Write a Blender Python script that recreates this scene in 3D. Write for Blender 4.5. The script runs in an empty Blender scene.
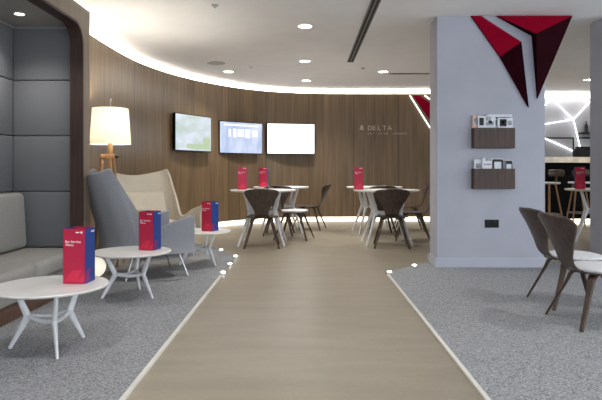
import bpy, bmesh, math, random
from mathutils import Vector, Matrix
random.seed(7)
PI = math.pi
sc = bpy.context.scene
COL = sc.collection

# ------------------------------------------------------------------ materials
def lin(c):
    out = []
    for v in c:
        v /= 255.0
        out.append(v / 12.92 if v <= 0.04045 else ((v + 0.055) / 1.055) ** 2.4)
    return (out[0], out[1], out[2], 1.0)

def new_mat(name):
    m = bpy.data.materials.new(name); m.use_nodes = True
    nt = m.node_tree
    return m, nt, nt.nodes['Principled BSDF']

def noise_mat(name, c1, c2, rough=0.5, scale=(8, 8, 8), detail=4.0, lo=0.35, hi=0.65, bump=0.0, metal=0.0, coord='Object', spec=0.5, sheen=0.0):
    m, nt, b = new_mat(name)
    tc = nt.nodes.new('ShaderNodeTexCoord'); mp = nt.nodes.new('ShaderNodeMapping')
    mp.inputs['Scale'].default_value = scale
    nz = nt.nodes.new('ShaderNodeTexNoise'); nz.inputs['Scale'].default_value = 1.0; nz.inputs['Detail'].default_value = detail
    rp = nt.nodes.new('ShaderNodeValToRGB')
    rp.color_ramp.elements[0].position = lo; rp.color_ramp.elements[0].color = lin(c1)
    rp.color_ramp.elements[1].position = hi; rp.color_ramp.elements[1].color = lin(c2)
    L = nt.links.new
    L(tc.outputs[coord], mp.inputs['Vector']); L(mp.outputs['Vector'], nz.inputs['Vector'])
    L(nz.outputs['Fac'], rp.inputs['Fac']); L(rp.outputs['Color'], b.inputs['Base Color'])
    b.inputs['Roughness'].default_value = rough; b.inputs['Metallic'].default_value = metal
    b.inputs['Specular IOR Level'].default_value = spec
    if sheen: b.inputs['Sheen Weight'].default_value = sheen
    if bump:
        bp = nt.nodes.new('ShaderNodeBump'); bp.inputs['Strength'].default_value = bump; bp.inputs['Distance'].default_value = 0.004
        L(nz.outputs['Fac'], bp.inputs['Height']); L(bp.outputs['Normal'], b.inputs['Normal'])
    return m

def glow_mat(name, c, strength, base=(230, 230, 230)):
    m, nt, b = new_mat(name)
    b.inputs['Base Color'].default_value = lin(base)
    b.inputs['Emission Color'].default_value = lin(c); b.inputs['Emission Strength'].default_value = strength
    return m

M = {}
M['ceiling'] = noise_mat('ceiling paint', (241, 240, 239), (245, 244, 243), 0.85, (3, 3, 3))
M['white_wall'] = noise_mat('white wall paint', (206, 206, 210), (212, 212, 216), 0.7, (3, 3, 3))
M['pillar'] = noise_mat('pillar paint', (166, 167, 178), (172, 173, 184), 0.65, (3, 3, 3))
M['skirting'] = noise_mat('skirting gloss', (172, 174, 186), (178, 180, 192), 0.45, (3, 3, 3))
M['carpet'] = noise_mat('grey carpet', (102, 103, 105), (173, 174, 177), 0.95, (85, 130, 85), 3, 0.32, 0.68, 0.6, spec=0.1)
M['white_top'] = noise_mat('white laminate', (226, 224, 221), (233, 231, 228), 0.35, (6, 6, 6))
M['white_metal'] = noise_mat('white coated metal', (215, 216, 219), (224, 225, 228), 0.4, (9, 9, 9))
M['trim'] = noise_mat('pale edge strip', (206, 202, 194), (216, 212, 204), 0.4, (9, 9, 9))
M['walnut'] = noise_mat('dark walnut', (46, 30, 25), (62, 42, 34), 0.5, (30, 30, 2.5), 5, bump=0.05)
M['plinth'] = noise_mat('brown plinth veneer', (78, 54, 41), (98, 70, 53), 0.45, (3, 25, 25), 5)
M['rack_wood'] = noise_mat('rack walnut', (46, 30, 24), (74, 50, 39), 0.5, (40, 40, 3), 5, bump=0.05)
M['booth_face'] = noise_mat('taupe veneer', (122, 108, 92), (136, 121, 104), 0.5, (25, 25, 2), 5)
M['chair_ply'] = noise_mat('walnut plywood', (58, 46, 42), (80, 65, 57), 0.4, (30, 30, 4), 5)
M['chair_leg'] = noise_mat('walnut leg', (52, 40, 31), (78, 60, 46), 0.42, (30, 30, 4), 5)
M['pad'] = noise_mat('pale seat pad', (200, 200, 202), (214, 214, 216), 0.8, (40, 40, 40), 3, bump=0.1)
M['panel_fabric'] = noise_mat('charcoal wall fabric', (102, 103, 105), (114, 115, 117), 0.95, (140, 140, 140), 2, bump=0.15, spec=0.15)
M['sofa_fabric'] = noise_mat('taupe sofa fabric', (146, 143, 138), (160, 157, 152), 0.95, (140, 140, 140), 2, bump=0.15, spec=0.15)
M['grey_fabric'] = noise_mat('blue grey wool', (132, 134, 139), (148, 150, 155), 0.95, (150, 150, 150), 2, bump=0.15, spec=0.15)
M['cream_fabric'] = noise_mat('cream wool', (200, 193, 178), (213, 206, 191), 0.95, (150, 150, 150), 2, bump=0.15, spec=0.15)
M['chrome'] = noise_mat('brushed chrome', (190, 190, 192), (205, 205, 208), 0.25, (20, 20, 20), metal=1.0)
M['black'] = noise_mat('black plastic', (10, 10, 12), (16, 16, 18), 0.45, (20, 20, 20), spec=0.2)
M['bar_black'] = noise_mat('black bar front', (8, 7, 7), (13, 12, 12), 0.7, (6, 6, 6), spec=0.1)
M['dark_slot'] = noise_mat('dark slot', (22, 22, 22), (34, 34, 34), 0.7, (20, 20, 20))
M['detector'] = noise_mat('pale grey plastic', (176, 175, 173), (186, 185, 183), 0.6, (60, 60, 60))
M['grille'] = noise_mat('grey grille', (128, 127, 125), (140, 139, 137), 0.6, (60, 60, 60))
M['lamp_wood'] = noise_mat('oak', (140, 104, 66), (166, 126, 84), 0.5, (20, 20, 3), 5)
M['stone'] = noise_mat('pale bar stone', (196, 184, 162), (226, 216, 196), 0.3, (7, 7, 7), 8)
M['red'] = noise_mat('red facet paint', (138, 4, 36), (146, 7, 40), 0.8, (6, 6, 6), spec=0.05)
M['maroon'] = noise_mat('maroon facet paint', (34, 3, 11), (39, 4, 13), 0.8, (6, 6, 6), spec=0.05)
M['card_red'] = noise_mat('red card', (178, 22, 62), (186, 28, 68), 0.5, (9, 9, 9))
M['card_pink'] = noise_mat('bright red card print', (206, 32, 66), (212, 40, 74), 0.5, (9, 9, 9))
M['card_blue'] = noise_mat('blue card', (16, 52, 124), (22, 60, 134), 0.5, (9, 9, 9))
M['card_purple'] = noise_mat('plum card print', (112, 32, 96), (120, 38, 104), 0.5, (9, 9, 9))
M['ink_white'] = noise_mat('white print', (236, 236, 238), (242, 242, 244), 0.6, (9, 9, 9))
M['ink_black'] = noise_mat('black print', (20, 20, 22), (28, 28, 30), 0.6, (9, 9, 9))
M['paper'] = noise_mat('magazine paper', (206, 208, 214), (222, 224, 230), 0.55, (9, 9, 9))
M['paper_grey'] = noise_mat('grey magazine print', (96, 98, 104), (176, 178, 184), 0.55, (60, 60, 60))
M['paper_pink'] = noise_mat('salmon newspaper', (214, 180, 166), (222, 190, 176), 0.6, (9, 9, 9))
M['steel_letter'] = noise_mat('steel lettering', (196, 184, 166), (206, 194, 176), 0.4, (9, 9, 9))
M['bottle'] = noise_mat('dark bottle', (30, 34, 30), (46, 46, 40), 0.2, (9, 9, 9))
M['led'] = glow_mat('cove led', (255, 247, 236), 8.0)
M['led_low'] = glow_mat('plinth led', (255, 243, 222), 1.5)
M['led_bar'] = glow_mat('bar cove led', (255, 250, 244), 2.0)
M['led_line'] = glow_mat('led line', (245, 248, 255), 2.2)
M['downlight'] = glow_mat('downlight lens', (255, 248, 236), 14.0)
M['floor_led'] = glow_mat('floor spot lens', (255, 250, 240), 8.0)
M['globe'] = glow_mat('globe glass', (255, 240, 214), 0.55)

def floor_material():
    m, nt, b = new_mat('beige vinyl floor')
    L = nt.links.new
    tc = nt.nodes.new('ShaderNodeTexCoord')
    def nz(scale, detail):
        mp = nt.nodes.new('ShaderNodeMapping'); mp.inputs['Scale'].default_value = scale
        n = nt.nodes.new('ShaderNodeTexNoise'); n.inputs['Scale'].default_value = 1; n.inputs['Detail'].default_value = detail
        L(tc.outputs['Object'], mp.inputs['Vector']); L(mp.outputs['Vector'], n.inputs['Vector']); return n
    a = nz((1.6, 7, 1), 6); c = nz((60, 60, 60), 2)
    rp = nt.nodes.new('ShaderNodeValToRGB')
    rp.color_ramp.elements[0].position = 0.3; rp.color_ramp.elements[0].color = lin((137, 128, 112))
    rp.color_ramp.elements[1].position = 0.7; rp.color_ramp.elements[1].color = lin((149, 140, 123))
    mx = nt.nodes.new('ShaderNodeMixRGB'); mx.blend_type = 'OVERLAY'; mx.inputs['Fac'].default_value = 0.15
    L(a.outputs['Fac'], rp.inputs['Fac']); L(rp.outputs['Color'], mx.inputs['Color1']); L(c.outputs['Color'], mx.inputs['Color2'])
    L(mx.outputs['Color'], b.inputs['Base Color'])
    b.inputs['Roughness'].default_value = 0.36; b.inputs['Specular IOR Level'].default_value = 0.45
    return m
M['floor'] = floor_material()

def wall_wood():
    m, nt, b = new_mat('wall walnut veneer')
    L = nt.links.new
    uv = nt.nodes.new('ShaderNodeUVMap'); uv.uv_map = 'UVMap'
    sp = nt.nodes.new('ShaderNodeSeparateXYZ'); L(uv.outputs['UV'], sp.inputs['Vector'])
    def math_n(op, v):
        n = nt.nodes.new('ShaderNodeMath'); n.operation = op; n.inputs[1].default_value = v; return n
    d = math_n('DIVIDE', 0.305); L(sp.outputs['X'], d.inputs[0])
    fl = nt.nodes.new('ShaderNodeMath'); fl.operation = 'FLOOR'; L(d.outputs[0], fl.inputs[0])
    fr = nt.nodes.new('ShaderNodeMath'); fr.operation = 'FRACT'; L(d.outputs[0], fr.inputs[0])
    wn = nt.nodes.new('ShaderNodeTexWhiteNoise'); wn.noise_dimensions = '1D'; L(fl.outputs[0], wn.inputs['W'])
    def grain(sx, sy, det):
        mp = nt.nodes.new('ShaderNodeMapping'); mp.inputs['Scale'].default_value = (sx, sy, 1)
        L(uv.outputs['UV'], mp.inputs['Vector'])
        cb = nt.nodes.new('ShaderNodeCombineXYZ'); L(wn.outputs['Value'], cb.inputs['Z'])
        ad = nt.nodes.new('ShaderNodeVectorMath'); ad.operation = 'ADD'
        sc_ = nt.nodes.new('ShaderNodeVectorMath'); sc_.operation = 'SCALE'; sc_.inputs['Scale'].default_value = 37.0
        L(cb.outputs[0], sc_.inputs[0]); L(mp.outputs[0], ad.inputs[0]); L(sc_.outputs[0], ad.inputs[1])
        n = nt.nodes.new('ShaderNodeTexNoise'); n.inputs['Scale'].default_value = 1; n.inputs['Detail'].default_value = det
        L(ad.outputs[0], n.inputs['Vector']); return n
    g = grain(22, 0.9, 6)
    rp = nt.nodes.new('ShaderNodeValToRGB')
    rp.color_ramp.elements[0].position = 0.28; rp.color_ramp.elements[0].color = lin((102, 82, 60))
    rp.color_ramp.elements[1].position = 0.72; rp.color_ramp.elements[1].color = lin((133, 111, 83))
    L(g.outputs['Fac'], rp.inputs['Fac'])
    hsv = nt.nodes.new('ShaderNodeHueSaturation')
    mr = nt.nodes.new('ShaderNodeMapRange'); mr.inputs['To Min'].default_value = 0.9; mr.inputs['To Max'].default_value = 1.12
    L(wn.outputs['Value'], mr.inputs['Value']); L(mr.outputs[0], hsv.inputs['Value']); L(rp.outputs['Color'], hsv.inputs['Color'])
    seam = nt.nodes.new('ShaderNodeMath'); seam.operation = 'LESS_THAN'; seam.inputs[1].default_value = 0.03; L(fr.outputs[0], seam.inputs[0])
    sf0 = math_n('MULTIPLY', 0.18); L(seam.outputs[0], sf0.inputs[0])
    d3 = math_n('DIVIDE', 0.915); L(sp.outputs['X'], d3.inputs[0]); f3 = nt.nodes.new('ShaderNodeMath'); f3.operation = 'FRACT'; L(d3.outputs[0], f3.inputs[0])
    s3 = math_n('LESS_THAN', 0.014); L(f3.outputs[0], s3.inputs[0]); sf = math_n('MULTIPLY_ADD', 0.6); L(s3.outputs[0], sf.inputs[0]); L(sf0.outputs[0], sf.inputs[2])
    mx = nt.nodes.new('ShaderNodeMixRGB'); mx.inputs['Color2'].default_value = lin((52, 38, 28))
    L(sf.outputs[0], mx.inputs['Fac']); L(hsv.outputs['Color'], mx.inputs['Color1']); L(mx.outputs['Color'], b.inputs['Base Color'])
    b.inputs['Roughness'].default_value = 0.36
    return m
M['wall_wood'] = wall_wood()

def screen_mat(name, base, band, s, kind):
    m, nt, b = new_mat(name)
    L = nt.links.new
    tc = nt.nodes.new('ShaderNodeTexCoord')
    mp = nt.nodes.new('ShaderNodeMapping'); mp.inputs['Scale'].default_value = {'land': (2.2, 5, 5), 'page': (5, 1, 2), 'plain': (2, 2, 2)}[kind]
    n = nt.nodes.new('ShaderNodeTexNoise'); n.inputs['Scale'].default_value = 1; n.inputs['Detail'].default_value = 3
    L(tc.outputs['Object'], mp.inputs['Vector']); L(mp.outputs['Vector'], n.inputs['Vector'])
    rp = nt.nodes.new('ShaderNodeValToRGB')
    rp.color_ramp.elements[0].position = 0.4; rp.color_ramp.elements[0].color = lin(base)
    rp.color_ramp.elements[1].position = 0.62; rp.color_ramp.elements[1].color = lin(band)
    L(n.outputs['Fac'], rp.inputs['Fac'])
    b.inputs['Base Color'].default_value = (0.01, 0.01, 0.01, 1); b.inputs['Roughness'].default_value = 0.2
    L(rp.outputs['Color'], b.inputs['Emission Color']); b.inputs['Emission Strength'].default_value = s
    return m
M['screen_a'] = screen_mat('screen landscape', (196, 212, 206), (224, 232, 246), 0.74, 'land')
M['screen_b'] = screen_mat('screen pale blue', (182, 198, 234), (216, 226, 248), 0.76, 'page')
M['screen_c'] = screen_mat('screen white', (246, 248, 246), (255, 255, 255), 1.6, 'plain')
M['screen_hi'] = glow_mat('screen bright print', (236, 240, 252), 0.9, (5, 5, 5))
M['screen_green'] = glow_mat('screen green print', (186, 208, 168), 0.74, (5, 5, 5))

def shade_mat():
    m, nt, b = new_mat('linen shade')
    L = nt.links.new
    b.inputs['Base Color'].default_value = lin((244, 240, 228)); b.inputs['Roughness'].default_value = 0.9
    tr = nt.nodes.new('ShaderNodeBsdfTranslucent'); tr.inputs['Color'].default_value = lin((255, 252, 244))
    tc = nt.nodes.new('ShaderNodeTexCoord'); n = nt.nodes.new('ShaderNodeTexNoise'); n.inputs['Scale'].default_value = 120
    L(tc.outputs['Object'], n.inputs['Vector'])
    bp = nt.nodes.new('ShaderNodeBump'); bp.inputs['Strength'].default_value = 0.1; L(n.outputs['Fac'], bp.inputs['Height']); L(bp.outputs['Normal'], b.inputs['Normal'])
    mx = nt.nodes.new('ShaderNodeMixShader'); mx.inputs['Fac'].default_value = 0.5
    L(b.outputs[0], mx.inputs[1]); L(tr.outputs[0], mx.inputs[2])
    L(mx.outputs[0], nt.nodes['Material Output'].inputs['Surface'])
    return m
M['shade'] = shade_mat()

# ------------------------------------------------------------------ mesh helpers
class MB:
    """collects geometry for one mesh object"""
    def __init__(self):
        self.bm = bmesh.new()
    def _addpolys(self, verts, faces, mi=0):
        vs = [self.bm.verts.new(v) for v in verts]
        out = []
        for f in faces:
            try:
                fc = self.bm.faces.new([vs[i] for i in f]); fc.material_index = mi; out.append(fc)
            except ValueError:
                pass
        return out
    def box(self, x0, x1, y0, y1, z0, z1, mi=0, mtx=None, bevel=0.0, seg=2):
        tmp = bmesh.new()
        bmesh.ops.create_cube(tmp, size=1.0)
        for v in tmp.verts:
            v.co = Vector(((x0 + x1) / 2 + v.co.x * (x1 - x0), (y0 + y1) / 2 + v.co.y * (y1 - y0), (z0 + z1) / 2 + v.co.z * (z1 - z0)))
        if bevel:
            bmesh.ops.bevel(tmp, geom=list(tmp.edges), offset=bevel, segments=seg, profile=0.5, affect='EDGES', clamp_overlap=True)
        self.merge(tmp, mi, mtx)
        return self
    def merge(self, tmp, mi=0, mtx=None):
        tmp.verts.index_update()
        vs = [(mtx @ v.co if mtx else v.co.copy()) for v in tmp.verts]
        fs = [[v.index for v in f.verts] for f in tmp.faces]
        self._addpolys(vs, fs, mi); tmp.free()
    def rings(self, rings, mi=0, cap=True, closed=True):
        """loft between rings of equal vertex count"""
        n = len(rings[0])
        verts = [p for r in rings for p in r]
        faces = []
        for k in range(len(rings) - 1):
            for i in range(n if closed else n - 1):
                j = (i + 1) % n
                faces.append((k * n + i, k * n + j, (k + 1) * n + j, (k + 1) * n + i))
        if cap and closed:
            faces.append(tuple(range(n - 1, -1, -1)))
            faces.append(tuple(range((len(rings) - 1) * n, len(rings) * n)))
        self._addpolys(verts, faces, mi); return self
    def lathe(self, prof, n=32, mi=0, centre=(0, 0, 0)):
        rings = []
        for r, z in prof:
            rings.append([(centre[0] + max(r, 1e-4) * math.cos(2 * PI * i / n), centre[1] + max(r, 1e-4) * math.sin(2 * PI * i / n), centre[2] + z) for i in range(n)])
        return self.rings(rings, mi)
    def tube(self, pts, radii, n=10, mi=0, flat=1.0, up=None):
        """swept tube; flat<1 squashes the section along 'up'"""
        pts = [Vector(p) for p in pts]
        if not hasattr(radii, '__len__'): radii = [radii] * len(pts)
        rings = []
        prev = None
        for i, p in enumerate(pts):
            if i == 0: t = pts[1] - pts[0]
            elif i == len(pts) - 1: t = pts[-1] - pts[-2]
            else: t = (pts[i + 1] - pts[i]).normalized() + (pts[i] - pts[i - 1]).normalized()
            t.normalize()
            ref = Vector(up) if up else (prev if prev else (Vector((0, 0, 1)) if abs(t.z) < 0.9 else Vector((1, 0, 0))))
            a = (ref - t * ref.dot(t)).normalized(); b = t.cross(a); prev = a
            rings.append([p + a * (radii[i] * flat * math.cos(2 * PI * k / n)) + b * (radii[i] * math.sin(2 * PI * k / n)) for k in range(n)])
        return self.rings(rings, mi)
    def plate(self, outline, z0, z1, mi=0):
        n = len(outline)
        verts = [(x, y, z0) for x, y in outline] + [(x, y, z1) for x, y in outline]
        faces = [tuple(range(n - 1, -1, -1)), tuple(range(n, 2 * n))] + [(i, (i + 1) % n, n + (i + 1) % n, n + i) for i in range(n)]
        self._addpolys(verts, faces, mi); return self
    def poly(self, verts, mi=0):
        self._addpolys(verts, [tuple(range(len(verts)))], mi); return self
    def build(self, name, mats, parent=None, smooth=False, fix=True):
        if fix: bmesh.ops.recalc_face_normals(self.bm, faces=list(self.bm.faces))
        me = bpy.data.meshes.new(name); self.bm.to_mesh(me); self.bm.free()
        for m in (mats if isinstance(mats, (list, tuple)) else [mats]): me.materials.append(m)
        if smooth:
            for p in me.polygons: p.use_smooth = True
            try: me.set_sharp_from_angle(angle=math.radians(40))
            except Exception: pass
        o = bpy.data.objects.new(name, me); COL.objects.link(o)
        if parent is not None: o.parent = parent
        return o

def tag(o, label=None, cat=None, group=None, kind=None):
    if label: o['label'] = label
    if cat: o['category'] = cat
    if group: o['group'] = group
    if kind: o['kind'] = kind
    return o

def thing(name, label, cat, loc=(0, 0, 0), rz=0.0, group=None):
    o = bpy.data.objects.new(name, None); COL.objects.link(o)
    o.empty_display_size = 0.1; o.location = loc; o.rotation_euler = (0, 0, rz)
    return tag(o, label, cat, group)

def children(o):
    return [c for c in bpy.data.objects if c.parent == o]

def dup(src, label, loc, rz, group=None):
    def rec(o, par):
        c = o.copy(); COL.objects.link(c)
        if par is not None: c.parent = par
        for ch in children(o): rec(ch, c)
        return c
    r = rec(src, None)
    r.location = loc; r.rotation_euler = (0, 0, rz); r['label'] = label
    if group: r['group'] = group
    return r

def struct(o):
    o['kind'] = 'structure'; return o

def catmull(pts, per=10):
    P = [Vector(p) for p in pts]; out = []
    for i in range(len(P) - 1):
        p0 = P[max(i - 1, 0)]; p1 = P[i]; p2 = P[i + 1]; p3 = P[min(i + 2, len(P) - 1)]
        for k in range(per):
            t = k / per
            out.append(0.5 * ((2 * p1) + (-p0 + p2) * t + (2 * p0 - 5 * p1 + 4 * p2 - p3) * t * t + (-p0 + 3 * p1 - 3 * p2 + p3) * t ** 3))
    out.append(P[-1]); return out

def text_mesh(name, body, size, mtx, mat, parent=None, depth=0.002, spacing=1.0):
    cu = bpy.data.curves.new(name, 'FONT'); cu.body = body; cu.size = size; cu.extrude = depth; cu.space_character = spacing
    cu.resolution_u = 3
    to = bpy.data.objects.new(name, cu); COL.objects.link(to)
    dg = bpy.context.evaluated_depsgraph_get(); dg.update()
    me = bpy.data.meshes.new_from_object(to.evaluated_get(dg))
    bpy.data.objects.remove(to); bpy.data.curves.remove(cu)
    me.transform(mtx); me.name = name
    me.materials.clear(); me.materials.append(mat)
    o = bpy.data.objects.new(name, me); COL.objects.link(o)
    if parent is not None: o.parent = parent
    return o
UP = Matrix.Rotation(PI / 2, 4, 'X')       # stands flat text upright, facing -Y

H = 2.70     # ceiling height
PY = 6.107   # front plane of the two pillars

# ------------------------------------------------------------------ setting
mb = MB(); mb.box(-3.2, 8.2, -4.2, 14.0, -0.1, 0.0); struct(mb.build('floor', M['floor']))
mb = MB(); mb.box(-3.2, 8.2, -4.2, 14.0, H, H + 0.1); struct(mb.build('ceiling', M['ceiling']))

CT = 0.008   # carpet thickness
mb = MB()
mb.plate([(-2.9, -4.0), (-0.83, -4.0), (-0.83, 6.84), (-1.0, 7.22), (-1.18, 7.6), (-2.2, 9.0), (-2.5, 9.0), (-2.5, 5.4), (-2.9, 5.4)], 0.0, CT)
o = mb.build('floor_carpet', M['carpet']); o.name = 'floor_left'; struct(o)
mb = MB()
mb.plate([(0.83, -4.0), (7.9, -4.0), (7.9, 6.5), (1.42, 6.5), (0.83, 5.80)], 0.0, CT)
struct(mb.build('floor_right', M['carpet']))
mb = MB(); mb.box(-0.842, -0.818, -4.0, 5.66, 0.0, CT + 0.004); struct(mb.build('trim_1', M['trim']))
mb = MB(); mb.box(0.818, 0.842, -4.0, 5.70, 0.0, CT + 0.004); struct(mb.build('trim_2', M['trim']))

# curved panelled wall
plan = catmull([(-2.47, 5.36, 0), (-2.47, 6.4, 0), (-2.47, 7.3, 0), (-2.43, 8.1, 0), (-2.30, 8.8, 0), (-2.08, 9.5, 0), (-1.75, 10.15, 0),
                (-1.25, 10.85, 0), (-0.65, 11.32, 0), (0.0, 11.56, 0), (0.8, 11.65, 0), (2.0, 11.65, 0), (3.2, 11.65, 0), (4.2, 11.65, 0)], 8)
def offset_path(path, d):
    out = []
    for i, p in enumerate(path):
        a = path[max(i - 1, 0)]; b = path[min(i + 1, len(path) - 1)]
        t = (b - a).normalized(); nrm = Vector((-t.y, t.x, 0))      # away from the room
        out.append(p + nrm * d)
    return out
def path_wall(name, path, d0, d1, z0, z1, mat, uv=False):
    f = offset_path(path, d0); b = offset_path(path, d1)
    rings = [[(f[i].x, f[i].y, z0), (f[i].x, f[i].y, z1), (b[i].x, b[i].y, z1), (b[i].x, b[i].y, z0)] for i in range(len(path))]
    m = MB(); m.rings(rings); o = m.build(name, mat)
    if uv:
        me = o.data; lay = me.uv_layers.new(name='UVMap')
        acc = [0.0]
        for i in range(1, len(path)): acc.append(acc[-1] + (path[i] - path[i - 1]).length)
        for lp in me.loops:
            lay.data[lp.index].uv = (acc[lp.vertex_index // 4], me.vertices[lp.vertex_index].co.z)
    return o
struct(path_wall('wall_back', plan, 0.0, 0.04, 0.10, 2.61, M['wall_wood'], True))
struct(path_wall('wall_cove', plan, 0.16, 0.22, 0.0, H, M['white_wall']))
tag(path_wall('cove_light', plan, 0.05, 0.10, 2.61, 2.685, M['led']), 'glowing strip light along the top of the curved wood wall', 'strip light', kind=None)
tag(path_wall('plinth_light', plan, 0.07, 0.10, 0.0, 0.085, M['led_low']), 'glowing strip light under the foot of the curved wood wall', 'strip light')

# bar back wall
mb = MB(); mb.box(4.2, 8.0, 12.2, 12.3, 0, H); struct(mb.build('wall_bar', M['white_wall']))
mb = MB(); mb.box(4.14, 4.2, 11.69, 12.3, 0, H); struct(mb.build('wall_return', M['white_wall']))
mb = MB(); mb.box(8.0, 8.1, 6.2, 12.3, 0, H); mb.box(8.0, 8.1, -4.0, 6.2, 0, 0.12); mb.box(8.0, 8.1, -4.0, 6.2, 2.6, H)
for y in (-4.0, -1.5, 1.0, 3.5): mb.box(8.0, 8.1, y, y + 0.15, 0.12, 2.6)  # out-of-view window openings, added so daylight brightens the ceiling
struct(mb.build('wall_right', M['white_wall']))
mb = MB(); mb.box(-2.9, -2.8, -4.0, 6.6, 0, H); struct(mb.build('wall_left', M['white_wall']))
# unseen wall behind the viewpoint, its wide window opening added to let daylight in
mb = MB(); mb.box(-2.9, 8.0, -4.1, -4.0, 0, 0.12); mb.box(-2.9, 8.0, -4.1, -4.0, 2.60, H)
for x in (-2.9, -0.2, 2.5, 5.2, 7.8): mb.box(x, x + 0.2, -4.1, -4.0, 0.12, 2.60)
struct(mb.build('wall_front', M['white_wall']))

# pillars with skirting
def pillar(name, x0, x1, skirt):
    m = MB(); m.box(x0, x1, PY, PY + 0.345, 0, H, bevel=0.004, seg=1); struct(m.build(name, M['pillar']))
    m = MB()
    m.box(x0 - 0.014, x1 + 0.014, PY - 0.014, PY + 0.359, CT, 0.10); m.box(x0 - 0.008, x1 + 0.008, PY - 0.008, PY + 0.353, 0.10, 0.112)
    struct(m.build(skirt, M['skirting']))
pillar('wall_pillar', 1.414, 2.572, 'baseboard_pillar')
pillar('wall_pillar_right', 3.225, 5.2, 'baseboard_pillar_right')

# ------------------------------------------------------------------ ceiling fittings
def downlight(label, x, y, z=H, r=0.088, first=[None], power=85):
    if first[0] is None or z != H:
        t = thing('downlight', label, 'ceiling light', (x, y, z), 0, 'round ceiling downlights')
        m = MB(); m.lathe([(r * 0.86, 0.0), (r * 0.86, -0.006), (r * 1.0, -0.010), (r * 1.08, -0.006), (r * 1.10, 0.0)], 28); m.build('trim_ring', M['ceiling'], t, True)
        m = MB(); m.lathe([(0, -0.001), (r * 0.86, -0.001), (r * 0.86, -0.004), (0, -0.004)], 28); m.build('lens', M['downlight'], t)
        if z == H: first[0] = t
    else:
        t = dup(first[0], label, (x, y, z), 0)
    l = bpy.data.lights.new('downlight beam', 'SPOT'); l.energy = power; l.color = (1.0, 0.97, 0.93); l.spot_size = math.radians(125); l.spot_blend = 0.9; l.shadow_soft_size = 0.07
    lo = bpy.data.objects.new('downlight_beam', l); COL.objects.link(lo); lo.location = (x, y, z - 0.03)
    return t
downlight('round downlight nearest the viewer in the middle of the white ceiling', 0.0, 6.53)
downlight('round downlight second nearest in the middle row of the white ceiling', 0.0, 8.63)
downlight('round downlight furthest back in the middle row of the white ceiling', 0.02, 10.5)
downlight('round downlight in the ceiling left of the middle row, near the curved cove', -1.28, 9.55)
downlight('round downlight in the ceiling between the middle row and the white pillar', 1.31, 9.55)
downlight('round downlight in the ceiling over the bar at far right', 5.17, 10.4)
downlight('small round downlight in the ceiling of the padded booth', -2.40, 4.79, 2.366, 0.042, [None], 30)
# the same row goes on above and behind the viewpoint (lights only, outside the frame)
for x, y in ((0, 4.4), (0, 2.2), (0, -0.2), (2.6, 3.6), (2.6, 1.0), (-1.4, 2.2), (5.2, 3.6)):
    l = bpy.data.lights.new('downlight beam', 'SPOT'); l.energy = 50; l.color = (1.0, 0.98, 0.95); l.spot_size = math.radians(125); l.spot_blend = 0.9; l.shadow_soft_size = 0.07
    lo = bpy.data.objects.new('downlight_beam', l); COL.objects.link(lo); lo.location = (x, y, H - 0.03)

t = thing('ceiling_slot_diffuser', 'long dark double slot air diffuser running front to back in the ceiling', 'air vent', (0.69, 6.6, H))
m = MB(); m.box(-0.05, 0.05, -2.2, 2.1, -0.006, 0.0); m.build('frame', M['grille'], t)
for s in (-1, 1):
    m = MB(); m.box(s * 0.022 - 0.014, s * 0.022 + 0.014, -2.18, 2.08, -0.008, -0.005); m.build('slot', M['dark_slot'], t)
t = thing('ceiling_slot_diffuser', 'thin slot air diffuser running crosswise in the ceiling behind the white pillar', 'air vent', (1.95, 9.75, H))
m = MB(); m.box(-0.5, 0.5, -0.05, 0.05, -0.006, 0.0); m.build('frame', M['grille'], t)
m = MB(); m.box(-0.49, 0.49, -0.02, 0.02, -0.008, -0.005); m.build('slot', M['dark_slot'], t)
m = MB(); m.lathe([(0, 0), (0.14, 0), (0.135, -0.008), (0, -0.008)], 28)
o = m.build('ceiling_speaker', M['detector']); o.location = (-1.37, 8.79, H); tag(o, 'flat round grey speaker in the ceiling near the curved cove', 'ceiling speaker')
def sprinkler(label, x, y):
    m = MB(); m.lathe([(0, 0), (0.035, 0), (0.032, -0.012), (0.012, -0.02), (0.012, -0.03), (0, -0.03)], 16)
    o = m.build('smoke_detector', M['detector'], None, True); o.location = (x, y, H); tag(o, label, 'detector', 'small ceiling detectors')
sprinkler('small ceiling detector nearest the viewer, above the lounge chairs', -0.9, 5.7)
sprinkler('small ceiling detector left of the middle downlight row, beside the round speaker', -0.86, 9.1)
sprinkler('small ceiling detector near the far end of the long slot diffuser', 0.94, 9.2)

# ------------------------------------------------------------------ floor spots along the carpet edge
def floor_spot(label, x, y):
    t = thing('floor_spotlight', label, 'floor light', (x, y, 0), 0, 'recessed floor spots at the carpet ends')
    m = MB(); m.lathe([(0.024, 0), (0.036, 0), (0.035, 0.0125), (0.024, 0.0135)], 20); m.build('ring', M['chrome'], t)
    m = MB(); m.lathe([(0, 0), (0.0238, 0), (0.0238, 0.014), (0.018, 0.022), (0.008, 0.025), (0, 0.025)], 20); m.build('lens', M['floor_led'], t)
floor_spot('small floor spot at the end of the left pale strip', -0.83, 5.77)
floor_spot('small floor spot on the left carpet edge, second from the pale strip', -0.83, 6.30)
floor_spot('small floor spot on the left carpet edge, third from the pale strip', -0.835, 6.86)
floor_spot('small floor spot on the left carpet edge, furthest from the pale strip', -1.09, 7.40)
floor_spot('small floor spot at the end of the right pale strip', 0.86, 5.80)
floor_spot('small floor spot near the foot of the white pillar', 1.19, 6.20)

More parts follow.
